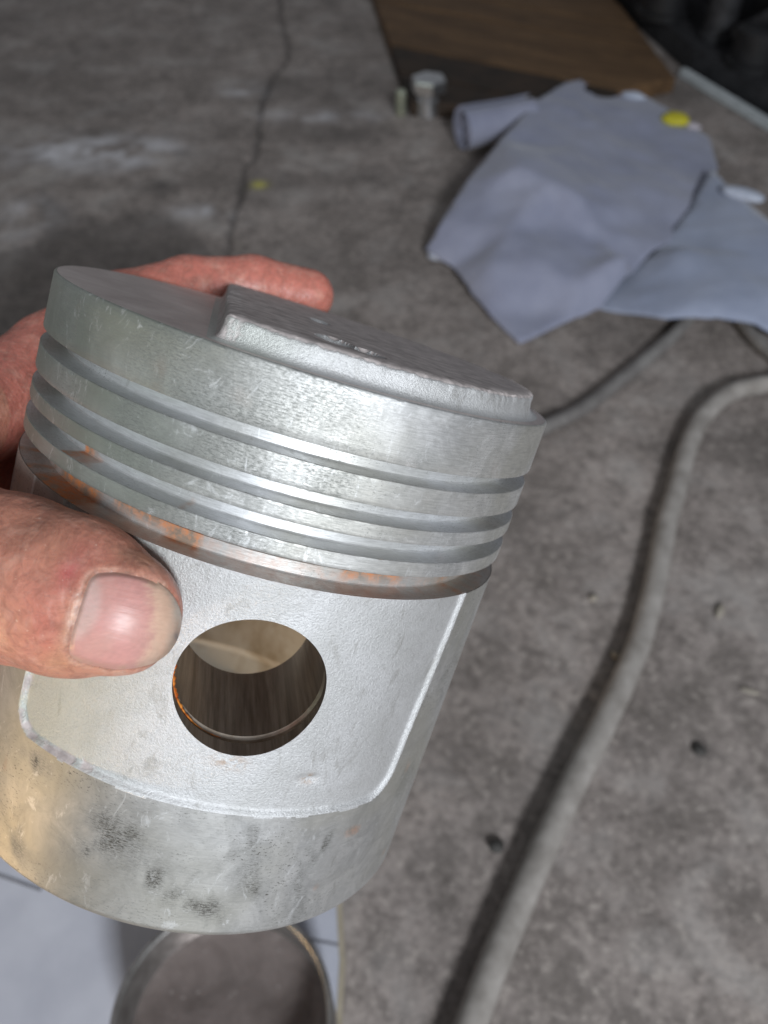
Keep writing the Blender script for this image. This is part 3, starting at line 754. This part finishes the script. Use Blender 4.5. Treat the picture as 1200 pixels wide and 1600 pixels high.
# ------------------------------------------------------------------ hose and cord
def catmull(P, n=14):
    P = np.asarray(P, float); Q = np.vstack([2 * P[0] - P[1], P, 2 * P[-1] - P[-2]]); out = []
    for i in range(1, len(Q) - 2):
        for k in range(n):
            t = k / n; a, b, c, d = Q[i - 1:i + 3]
            out.append(.5 * ((2 * b) + (c - a) * t + (2 * a - 5 * b + 4 * c - d) * t * t + (3 * b - a - 3 * c + d) * t ** 3))
    out.append(Q[-2]); return np.array(out)
def tube(P, r, nseg=28, rfun=None):
    P = np.asarray(P, float); T_ = np.gradient(P, axis=0); T_ /= np.linalg.norm(T_, axis=1)[:, None]
    up = np.array([0, 0, 1.0]); V = []; Fc = []; uv = []; s = 0
    for i, (p, t) in enumerate(zip(P, T_)):
        n_ = up - t * (t @ up); n_ /= np.linalg.norm(n_); b = np.cross(t, n_); rr = rfun(i, len(P)) if rfun else r
        if i: s += np.linalg.norm(p - P[i - 1])
        for k in range(nseg):
            a = 2 * math.pi * k / nseg; V.append(p + rr * (math.cos(a) * n_ + math.sin(a) * b)); uv.append((a * r * .001, s * .001))
        if i:
            for k in range(nseg):
                k2 = (k + 1) % nseg; Fc.append(((i - 1) * nseg + k, (i - 1) * nseg + k2, i * nseg + k2, i * nseg + k))
    Fc.append(tuple(range(nseg))[::-1]); Fc.append(tuple((len(P) - 1) * nseg + k for k in range(nseg)))
    return np.array(V), Fc, uv
def rubber(name, a, b, rough=.5):
    k = NM(name); n = k.noise(k.vec('UV', (1, .12, 1)), 700, 4, .6); g = k.noise(k.vec('Object'), 60, 4, .6)
    c = k.mix(k.ramp(g, [(.35, 0.0), (.7, 1.0)]), a, b); c = k.mix(k.ramp(n, [(.60, 0.0), (.76, .3)]), c, tuple(min(1, x * 1.3) for x in b))
    return k.out(c, rough, 0.0, k.bump(n, .10, .2))
hp = [(1420, 590), (1300, 588), (1200, 600), (1140, 615), (1098, 652), (1073, 705), (1057, 765), (1041, 820), (1028, 890), (1012, 960), (995, 1015), (967, 1080), (936, 1145), (903, 1210), (872, 1275), (842, 1340), (814, 1405), (786, 1470), (760, 1535), (736, 1600), (700, 1690), (650, 1810)]
hr = 8.1
hP = catmull([at(x, y, hr) + [0, 0, 0] for x, y in hp])
V, Fc, uv = tube(hP, hr, 32)
c0 = V.mean(0) * [1, 1, 0]
o = link('hose', mesh('hose', V - c0, Fc, True, uv, None, 60), rubber('grey hose rubber', (.23, .21, .192), (.39, .362, .338), .33)); o.location = c0 * .001
tag(o, 'thick grey hose curving down the concrete floor at the right', 'hose')
cp = [(560, 850), (690, 760), (790, 705), (850, 668), (905, 642), (955, 605), (1005, 565), (1048, 528), (1085, 488), (1118, 470), (1148, 490), (1180, 530), (1230, 572), (1300, 610)]
cP = catmull([at(x, y, 6.2) for x, y in cp])
V, Fc, uv = tube(cP, 6.2, 24); c0 = V.mean(0) * [1, 1, 0]
o = link('cord', mesh('cord', V - c0, Fc, True, uv, None, 60), rubber('dark cord rubber', (.14, .13, .125), (.24, .23, .22), .5)); o.location = c0 * .001
tag(o, 'thinner dark cord running from behind the piston to under the blue cloth', 'cord')

# ------------------------------------------------------------------ cloth sheets
from mathutils.geometry import delaunay_2d_cdt
def cloth(name, pts, creases, mat, thick=.5, wr=1.6, step=9.0, seed=0, label=None, cat='cloth'):
    """pts: outline (px, py, height mm); creases: interior (px, py, height); heights are interpolated and wrinkled"""
    W3 = np.array([at(x, y, h) for x, y, h in pts]); I3 = np.array([at(x, y, h) for x, y, h in creases]) if creases else np.zeros((0, 3))
    A = np.vstack([W3, I3]); n = len(W3)
    out_ = []
    for i in range(n):
        a, b = W3[i], W3[(i + 1) % n]; m = max(1, int(np.linalg.norm(b - a) / step))
        for k in range(m): out_.append(a + (b - a) * k / m)
    out_ = np.array(out_); no = len(out_)
    poly = out_[:, :2]
    mn, mx = poly.min(0), poly.max(0)
    gx, gy = np.meshgrid(np.arange(mn[0], mx[0], step), np.arange(mn[1], mx[1], step * .9))
    G = np.stack([gx.ravel(), gy.ravel()], 1) + np.random.uniform(-.2, .2, (gx.size, 2)) * step
    G = G[poly_sd(G, poly) < -step * .5]
    # coarse triangulation of the control points gives the facets
    r0 = delaunay_2d_cdt([Vector(v[:2]) for v in A], [], [list(range(n))], 1, 1e-4)
    cv = np.array([[*v] for v in r0[0]]); cf = r0[2]
    cz = np.array([A[ids[0], 2] if ids else 5.0 for ids in r0[3]])
    Z = np.full(len(G), 3.0)
    for f in cf:
        a, b, c = cv[f[0]], cv[f[1]], cv[f[2]]
        Mx = np.array([[b[0] - a[0], c[0] - a[0]], [b[1] - a[1], c[1] - a[1]]])
        if abs(np.linalg.det(Mx)) < 1e-6: continue
        uvw = (G - a) @ np.linalg.inv(Mx).T
        k = (uvw[:, 0] >= -1e-6) & (uvw[:, 1] >= -1e-6) & (uvw.sum(1) <= 1 + 1e-6)
        Z[k] = cz[f[0]] + uvw[k, 0] * (cz[f[1]] - cz[f[0]]) + uvw[k, 1] * (cz[f[2]] - cz[f[0]])
    P2 = np.vstack([poly, G]); Zz = np.concatenate([out_[:, 2], Z])
    r1 = delaunay_2d_cdt([Vector(v) for v in P2], [(i, (i + 1) % no) for i in range(no)], [], 1, 1e-5)
    V2 = np.array([[*v] for v in r1[0]]); z2 = np.array([Zz[ids[0]] if ids else 4.0 for ids in r1[3]]); F2 = [tuple(f) for f in r1[2]]
    # soften the facets slightly
    nb = [set() for _ in V2]
    for f in F2:
        for i in range(3): nb[f[i]].add(f[(i + 1) % 3]); nb[f[i]].add(f[(i + 2) % 3])
    for _ in range(1): z2 = np.array([.5 * z2[i] + .5 * np.mean([z2[k] for k in nb[i]]) if nb[i] else z2[i] for i in range(len(V2))])
    z2 = z2 + wr * vnoise(V2, 34, seed, 2) + wr * .25 * vnoise(V2, 9, seed + 1, 2)
    dz = poly_sd(V2, poly); ed_ = np.clip(-dz / 25, 0, 1)
    z2 = z2 + ed_ * (7.0 * (.35 - np.abs(vnoise(V2 + 900, 75, seed + 2, 1))) + 3.0 * (.35 - np.abs(vnoise(V2 - 700, 30, seed + 3, 1))))
    z2 = np.maximum(z2, 1.2)
    V3 = np.column_stack([V2, z2]); m = len(V3)
    Vb = V3 - [0, 0, thick]
    cnt = {}
    for f in F2:
        for i in range(3):
            e = (f[i], f[(i + 1) % 3]); cnt[e] = 1
    Fb = [tuple(x + m for x in f[::-1]) for f in F2]; Fs = [(a, a + m, b + m, b) for (a, b) in cnt if (b, a) not in cnt]
    c0 = V3.mean(0) * [1, 1, 0]
    me = mesh(name, np.vstack([V3, Vb]) - c0, list(F2) + Fb + Fs)
    o = link(name, me, mat); o.location = c0 * .001
    tag(o, label, cat)
    return o
def fabric(name, a, b, fray=0.0):
    k = NM(name); ob = k.vec('Object'); n = k.noise(ob, 14, 4, .6); w = k.noise(ob, 500, 3, .6); cr = k.noise(ob, 38, 3, .5, 1.5)
    c = k.mix(k.ramp(n, [(.35, 0.0), (.7, 1.0)]), a, b)
    m = k.out(c, .85, 0.0, k.bump(cr, .35, 2.0, k.bump(w, .3, .3)), Sheen_Weight=.2)
    return m
M_CLOTH = fabric('blue grey cloth', (.225, .24, .33), (.30, .315, .41))
M_CLOTH2 = fabric('paler blue cloth', (.25, .285, .39), (.32, .355, .46))
cloth('cloth',
      [(664, 392, 10), (690, 345, 34), (728, 285, 46), (785, 215, 48), (838, 155, 40), (885, 128, 26), (930, 122, 14), (1000, 146, 10), (1060, 178, 8), (1108, 215, 8), (1122, 262, 10), (1098, 320, 12), (1062, 372, 14), (1020, 392, 20), (985, 430, 14), (938, 482, 6), (880, 508, 4), (812, 537, 3), (765, 492, 4), (735, 458, 6), (708, 418, 8)],
      [(812, 260, 72), (858, 284, 66), (905, 306, 58), (985, 396, 42), (868, 352, 36), (930, 372, 30), (900, 232, 36), (960, 272, 32), (1012, 332, 26), (1010, 215, 14), (958, 200, 24), (790, 366, 40), (850, 420, 34), (905, 440, 28), (868, 488, 10), (1050, 270, 12), (762, 300, 52), (760, 420, 30)],
      M_CLOTH, .5, 1.8, 7, 201, 'large crumpled blue grey cloth lying on the floor, yellow spot at its far edge')
cloth('cloth',
      [(1112, 262, 20), (1150, 305, 26), (1215, 352, 30), (1330, 420, 26), (1360, 540, 6), (1240, 540, 4), (1180, 508, 15), (1120, 500, 16), (1040, 500, 14), (960, 488, 3), (925, 478, 3), (975, 425, 6), (1030, 385, 14), (1075, 330, 18)],
      [(1062, 390, 30), (1120, 420, 30), (1180, 470, 24), (1120, 330, 26), (1180, 400, 26), (1050, 450, 22), (1115, 468, 27), (1150, 490, 24), (1080, 480, 24)],
      M_CLOTH2, .5, 1.8, 9, 211, 'paler blue cloth folded under the right side of the large cloth')
# yellow and white scraps along the far edge of the cloth
def lump(name, px, py, h, rx, ry, rz, mat, seed, label, cat, ang=0, n=3, amp=.25):
    import bmesh
    bm = bmesh.new(); bmesh.ops.create_icosphere(bm, subdivisions=n, radius=1.0)
    V = np.array([v.co[:] for v in bm.verts]); Fc = [[v.index for v in f.verts] for f in bm.faces]; bm.free()
    V = V * (1 + amp * vnoise(V, .7, seed, 2))[:, None]
    V = V * [rx, ry, rz]; a = rad(ang); V = V @ np.array([[math.cos(a), math.sin(a), 0], [-math.sin(a), math.cos(a), 0], [0, 0, 1]])
    c = at(px, py, h); V[:, 2] -= V[:, 2].min() * 0
    o = link(name, mesh(name, V, Fc), mat); o.location = c * .001
    return tag(o, label, cat)
def plain(name, a, b, rough=.7, metal=0.0, sc=120):
    k = NM(name); n = k.noise(k.vec('Object'), sc, 4, .6)
    return k.out(k.mix(k.ramp(n, [(.35, 0.0), (.7, 1.0)]), a, b), rough, metal, k.bump(n, .4, .6))
M_YEL = plain('yellow plastic', (.52, .46, .02), (.62, .56, .05), .5)
M_WHT = plain('white plastic film', (.42, .46, .56), (.52, .56, .66), .4)
lump('plastic_scrap', 1055, 187, 15, 17, 17, 8, M_YEL, 5, 'bright yellow scrap at the far edge of the blue cloth', 'scrap', 25)
lump('plastic_scrap', 990, 150, 14, 17, 9, 5, M_WHT, 6, 'pale bluish scrap on the cloth, left of the yellow one', 'scrap', -28)
lump('plastic_scrap', 1082, 197, 12, 12, 6, 4, plain('pinkish film', (.42, .38, .42), (.5, .46, .5), .5), 7, 'dull pinkish scrap just right of the yellow one', 'scrap', -30)
lump('white_pad', 1163, 304, 28, 24, 12, 6, M_WHT, 8, 'white rounded pad lying on the paler cloth at the right', 'pad', -35, amp=.15)
lump('white_pad', 684, 400, 6, 11, 6, 5, M_WHT, 9, 'small white bundle at the left corner of the large cloth', 'pad', -20, amp=.15)
# rolled cloth, left of the large cloth
a, b = at(738, 200, 27), at(800, 188, 27)
ax = np.array([b[0] - a[0], b[1] - a[1], 0]); L_ = np.linalg.norm(ax); ax /= L_
V = []; Fc = []; nsp = 110
for i, s in enumerate(np.linspace(-14, L_ + 30, 20)):
    for k in range(nsp):
        an = k / nsp * 2 * math.pi * 3.2; rr = 6 + 20 * k / nsp + .6 * math.sin(an * 2 + s * .05)
        side = np.array([-ax[1], ax[0], 0]); V.append(a + ax * s + side * rr * math.cos(an) + np.array([0, 0, 1]) * (rr * math.sin(an)) + [0, 0, .6])
    if i:
        for k in range(nsp - 1): Fc.append(((i - 1) * nsp + k, i * nsp + k, i * nsp + k + 1, (i - 1) * nsp + k + 1))
V = np.array(V); c0 = V.mean(0) * [1, 1, 0]
me = mesh('rolled_cloth', V - c0, Fc); o = link('rolled_cloth', me, M_CLOTH); o.location = c0 * .001
md = o.modifiers.new('thickness', 'SOLIDIFY'); md.thickness = .0008
tag(o, 'small roll of blue grey cloth beside the metal plug', 'rolled cloth')

# ------------------------------------------------------------------ metal plug, board, rail, machine
def lathe_world(prof, nt, loc, rot, name, mat, parent=None, sharp=35, cap=True):
    prof = np.array(prof, float); th = np.linspace(0, 2 * math.pi, nt + 1)[:-1]; V = []; Fc = []
    for r, z in prof:
        for t in th: V.append((r * math.cos(t), r * math.sin(t), z))
    for i in range(len(prof) - 1):
        for j_ in range(nt): Fc.append((i * nt + j_, i * nt + (j_ + 1) % nt, (i + 1) * nt + (j_ + 1) % nt, (i + 1) * nt + j_))
    if cap and prof[0][0] > 0: Fc.append(tuple(range(nt))[::-1])
    if cap and prof[-1][0] > 0: Fc.append(tuple((len(prof) - 1) * nt + k for k in range(nt)))
    o = link(name, mesh(name, V, Fc, True, None, None, sharp), mat, parent)
    if loc is not None: o.location = np.asarray(loc) * .001
    if rot is not None: o.rotation_euler = rot
    return o
M_CHROME = plain('worn bright metal', (.62, .64, .66), (.80, .81, .84), .28, .95)
plug = bpy.data.objects.new('metal_plug', None); COL.objects.link(plug); plug.location = at(668, 180, 0) * .001 + np.array([0, 0, .0]); plug.rotation_euler = (0, 0, rad(-20)); plug.scale = (1.35, 1.35, 1.35)
tag(plug, 'small shiny metal plug standing on the floor left of the cloth roll', 'plug')
lathe_world([(10, 0), (11, 1), (11, 16), (9, 18), (9, 24)], 32, (0, 0, 0), None, 'body', M_CHROME, plug)
lathe_world([(17, 24), (18, 25), (18, 34), (17, 36), (5, 36)], 6, (0, 0, 0), None, 'head', M_CHROME, plug, 20)
lathe_world([(5, 0), (5.5, 1), (5.5, 22), (4, 24)], 20, (-26, -8, 0), None, 'side_pin', plain('dull greenish metal', (.40, .44, .34), (.6, .62, .5), .4, .8), plug)

def boxmesh(sx, sy, sz, bev=1.5, jit=0.0, seed=0):
    import bmesh
    bm = bmesh.new(); bmesh.ops.create_cube(bm, size=1.0)
    for v in bm.verts: v.co = Vector((v.co.x * sx, v.co.y * sy, (v.co.z + .5) * sz))
    bmesh.ops.bevel(bm, geom=bm.edges[:], offset=bev, segments=2, affect='EDGES')
    V = np.array([v.co[:] for v in bm.verts]); Fc = [[v.index for v in f.verts] for f in bm.faces]; bm.free()
    return V, Fc
def box(name, loc, size, rotz, mat, parent=None, bev=1.5, rot=None):
    V, Fc = boxmesh(*size, bev); o = link(name, mesh(name, V, Fc, True, None, None, 35), mat, parent)
    o.location = np.asarray(loc) * .001; o.rotation_euler = rot or (0, 0, rad(rotz)); return o
def wood_mat():
    k = NM('old brown wood'); mp = k.n.new('ShaderNodeMapping'); mp.vector_type = 'TEXTURE'; mp.inputs['Rotation'].default_value = (0, 0, rad(-29)); k.L(k.tc.outputs['Object'], mp.inputs['Vector']); m2 = k.n.new('ShaderNodeMapping'); m2.inputs['Scale'].default_value = (1, 7, 4); k.L(mp.outputs[0], m2.inputs['Vector']); v = m2.outputs[0]; n = k.noise(v, 7, 5, .6, 1.0); g = k.noise(v, 60, 4, .6)
    c = k.mix(k.ramp(n, [(.3, 0.0), (.7, 1.0)]), (.065, .034, .014), (.17, .095, .042)); c = k.mix(k.ramp(g, [(.35, .5), (.5, 0.0)]), c, (.03, .015, .007))
    return k.out(c, .7, 0.0, k.bump(g, .4, 1.0))
M_WOOD = wood_mat()
# board lying across the far end of the floor: planks on two battens with a dark front strip
def slab(name, pts, z0, z1, mat, origin, parent=None):
    n = len(pts); V = [(*p, z0) for p in pts] + [(*p, z1) for p in pts]; V = np.array(V) - origin
    Fc = [tuple(range(n))[::-1], tuple(range(n, 2 * n))] + [(i, (i + 1) % n, (i + 1) % n + n, i + n) for i in range(n)]
    return link(name, mesh(name, V, Fc, False), mat, parent)
bo = bpy.data.objects.new('wooden_board', None); COL.objects.link(bo); b0 = np.array([180.0, 1330.0, 0]); bo.location = b0 * .001
tag(bo, 'broad brown wooden board lying at the far end of the floor', 'board')
quad = [at(*p_, 20)[:2] for p_ in ((556, -90), (642, 158), (860, 166), (1056, 121), (922, -50))]
if sum(a[0] * b[1] - a[1] * b[0] for a, b in zip(quad, quad[1:] + quad[:1])) < 0: quad = quad[::-1]
def clip(poly, p0, nrm_):
    out_ = []
    for a, b in zip(poly, poly[1:] + poly[:1]):
        da, db = (a - p0) @ nrm_, (b - p0) @ nrm_
        if da >= 0: out_.append(a)
        if da * db < 0: out_.append(a + (b - a) * da / (da - db))
    return out_
BU = np.array([.875, -.484]); BN = np.array([.484, .875])
M_WOODD = plain('dark stained shaded wood', (.016, .010, .006), (.040, .023, .013), .7, 0, 30)  # front planks: dark stain plus shade painted into the colour
o = min(q_ @ BN for q_ in quad); k = 0
while o < max(q_ @ BN for q_ in quad):
    pl = clip(clip(list(quad), BN * (o + 1.2), BN), BN * (o + 84), -BN)
    if len(pl) > 2: slab('plank', pl, .6, 19 + .9 * (k % 3), M_WOODD if k < 2 else M_WOOD, b0, bo)
    o += 86; k += 1
# pale rail and dark machine, far right
rail = box('metal_rail', (502, 1150, 0), (330, 11, 12), math.degrees(math.atan2(-181, 72)), plain('pale painted rail', (.42, .45, .46), (.55, .58, .60), .5))
tag(rail, 'pale straight metal rail in front of the dark machine, top right', 'rail')
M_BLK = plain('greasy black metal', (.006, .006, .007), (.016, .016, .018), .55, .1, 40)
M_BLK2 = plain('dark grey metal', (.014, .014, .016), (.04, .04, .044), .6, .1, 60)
mach = bpy.data.objects.new('machine', None); COL.objects.link(mach); mc = np.array([560.0, 1420.0, 0]); mach.location = mc * .001
tag(mach, 'dark greasy machine standing in the far right corner', 'machine')
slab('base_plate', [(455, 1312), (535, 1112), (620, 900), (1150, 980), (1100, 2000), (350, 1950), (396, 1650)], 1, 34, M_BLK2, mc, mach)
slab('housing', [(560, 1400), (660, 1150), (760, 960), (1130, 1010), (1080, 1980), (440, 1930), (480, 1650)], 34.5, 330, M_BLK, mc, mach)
for k, (x, y, r_, h) in enumerate([(-65, -70, 22, 70), (-40, -170, 34, 46), (40, -260, 26, 90), (-120, 40, 36, 60), (20, -370, 34, 60), (-130, 170, 40, 80)]):
    lathe_world([(r_ * 1.15, 0), (r_ * 1.15, 8), (r_, 10), (r_, h), (r_ * .8, h + 5), (r_ * .35, h + 6)], 28, (x, y, 34.5), None, 'round_boss', M_BLK if k % 2 else M_BLK2, mach)
for k, pts in enumerate(([(-110, 100, 60), (-70, 0, 120), (-10, -60, 170), (20, -70, 230)], [(-60, -130, 60), (-10, -200, 130), (60, -240, 200)])):
    V, Fc, uv = tube(catmull(pts), 9, 16); link('pipe', mesh('pipe', V, Fc, True, uv, None, 50), M_BLK2, mach)

# ------------------------------------------------------------------ white board and metal cup in the lower left corner
M_CARD = plain('white card', (.40, .41, .47), (.50, .51, .57), .6, 0.0, 20)
cl = [(-330, 1290), (-100, 1280), (250, 1360), (528, 1408), (534, 1500), (526, 1640), (505, 1900), (-330, 1900)]
W2 = np.array([at(x, y, 0)[:2] for x, y in cl]); c0 = np.array([*W2.mean(0), 0])
if (np.cross(np.append(W2[1] - W2[0], 0), np.append(W2[2] - W2[1], 0))[2] < 0): W2 = W2[::-1]
card = slab('cardboard', W2, 1.2, 6.0, M_CARD, c0); card.location = c0 * .001
tag(card, 'bluish white card lying on the floor under the metal cup', 'card')
# brown edge of the card and the dark slit lines in it
M_TAN = plain('tan card edge', (.30, .26, .19), (.38, .33, .26), .8)
def strip(name, p0, p1, w, z0, z1, mat):
    a = at(*p0)[:2]; b = at(*p1)[:2]; d = (b - a) / np.linalg.norm(b - a); nn = np.array([-d[1], d[0]]) * w / 2
    return slab(name, [a - nn, b - nn, b + nn, a + nn], z0, z1, mat, c0, card)
strip('card_edge', (530, 1405), (535, 1500), 3.0, 1.1, 6.4, M_TAN)
strip('card_edge', (536, 1500), (528, 1645), 3.0, 1.1, 6.4, M_TAN)
M_SLIT = plain('dark slit', (.13, .13, .15), (.2, .2, .22), .9)
strip('fold_line', (470, 1470), (533, 1482), 1.4, 5.9, 6.25, M_SLIT)
strip('fold_line', (-60, 1350), (70, 1396), 1.8, 5.9, 6.25, M_SLIT)
# folded flap of the card rising left of the cup
f0, f1 = at(-330, 1405, 0)[:2], at(-330, 1900, 0)[:2]
# cup
M_CUPI = NM('dark brown worn metal'); ob = M_CUPI.vec('Object')
nn1 = M_CUPI.noise(ob, 40, 5, .65, .6); nn2 = M_CUPI.noise(ob, 220, 3, .6)
cc = M_CUPI.mix(M_CUPI.ramp(nn1, [(.3, 0.0), (.7, 1.0)]), (.15, .125, .115), (.30, .255, .24)); cc = M_CUPI.mix(M_CUPI.ramp(nn2, [(.66, 0.0), (.74, 1.0)]), cc, (.5, .46, .44))
M_CUPI = M_CUPI.out(cc, .35, .5, M_CUPI.bump(nn2, .4, .8))
M_CUPW = plain('dull turned metal', (.22, .21, .20), (.42, .41, .40), .38, .8, 90)
CH = 62.0
cc0 = at(346, 1592, CH); RC = 49.0
cup = bpy.data.objects.new('metal_cup', None); COL.objects.link(cup); cup.location = np.array([cc0[0], cc0[1], 6.0]) * .001
tag(cup, 'hollow metal cylinder cup with dark brown floor, standing on the white card', 'cup')
lathe_world([(RC - 1, 0), (RC, 1), (RC, CH - 7), (RC - .6, CH - 6), (RC - 2.4, CH - 6), (RC - 3, CH - 6.6), (RC - 3, CH - 34)], 120, (0, 0, 0), None, 'wall', M_CUPW, cup, 35, False)
lathe_world([(RC - 3, CH - 34), (RC - 8, CH - 35.5), (20, CH - 35.6), (.01, CH - 35.6)], 120, (0, 0, 0), None, 'cup_floor', M_CUPI, cup, 35, False)

# ------------------------------------------------------------------ debris on the concrete
M_CHIPL = plain('pale chip', (.27, .24, .20), (.36, .32, .27)); M_CHIPD = plain('dark chip', (.03, .028, .026), (.06, .055, .05))
for px, py, rx, ry, rz, m, lb, ang in (
        (1125, 955, 8, 3, 1.2, M_CHIPL, 'largest pale flake on the floor right of the hose', 60), (963, 1022, 3.5, 3, 1.6, M_CHIPL, 'small pale chip touching the left side of the hose', 20),
        (1093, 1171, 4.5, 4, 1.6, M_CHIPD, 'dark round chip on the floor right of the hose', 0), (776, 1322, 5, 4, 3, M_CHIPD, 'dark crumb on the floor between piston and hose', 10),
        (928, 934, 4, 3, 1.5, M_CHIPL, 'small tan chip on the floor left of the hose bend', 40),
        (1172, 1080, 6, 2, 1, M_CHIPL, 'thin pale sliver at the right edge of the floor', -20)):
    lump('floor_chip', px, py, rz * .7, rx, ry, rz, m, px * .1, lb, 'chip', ang, 2, .4)['group'] = 'chips and crumbs on the floor'
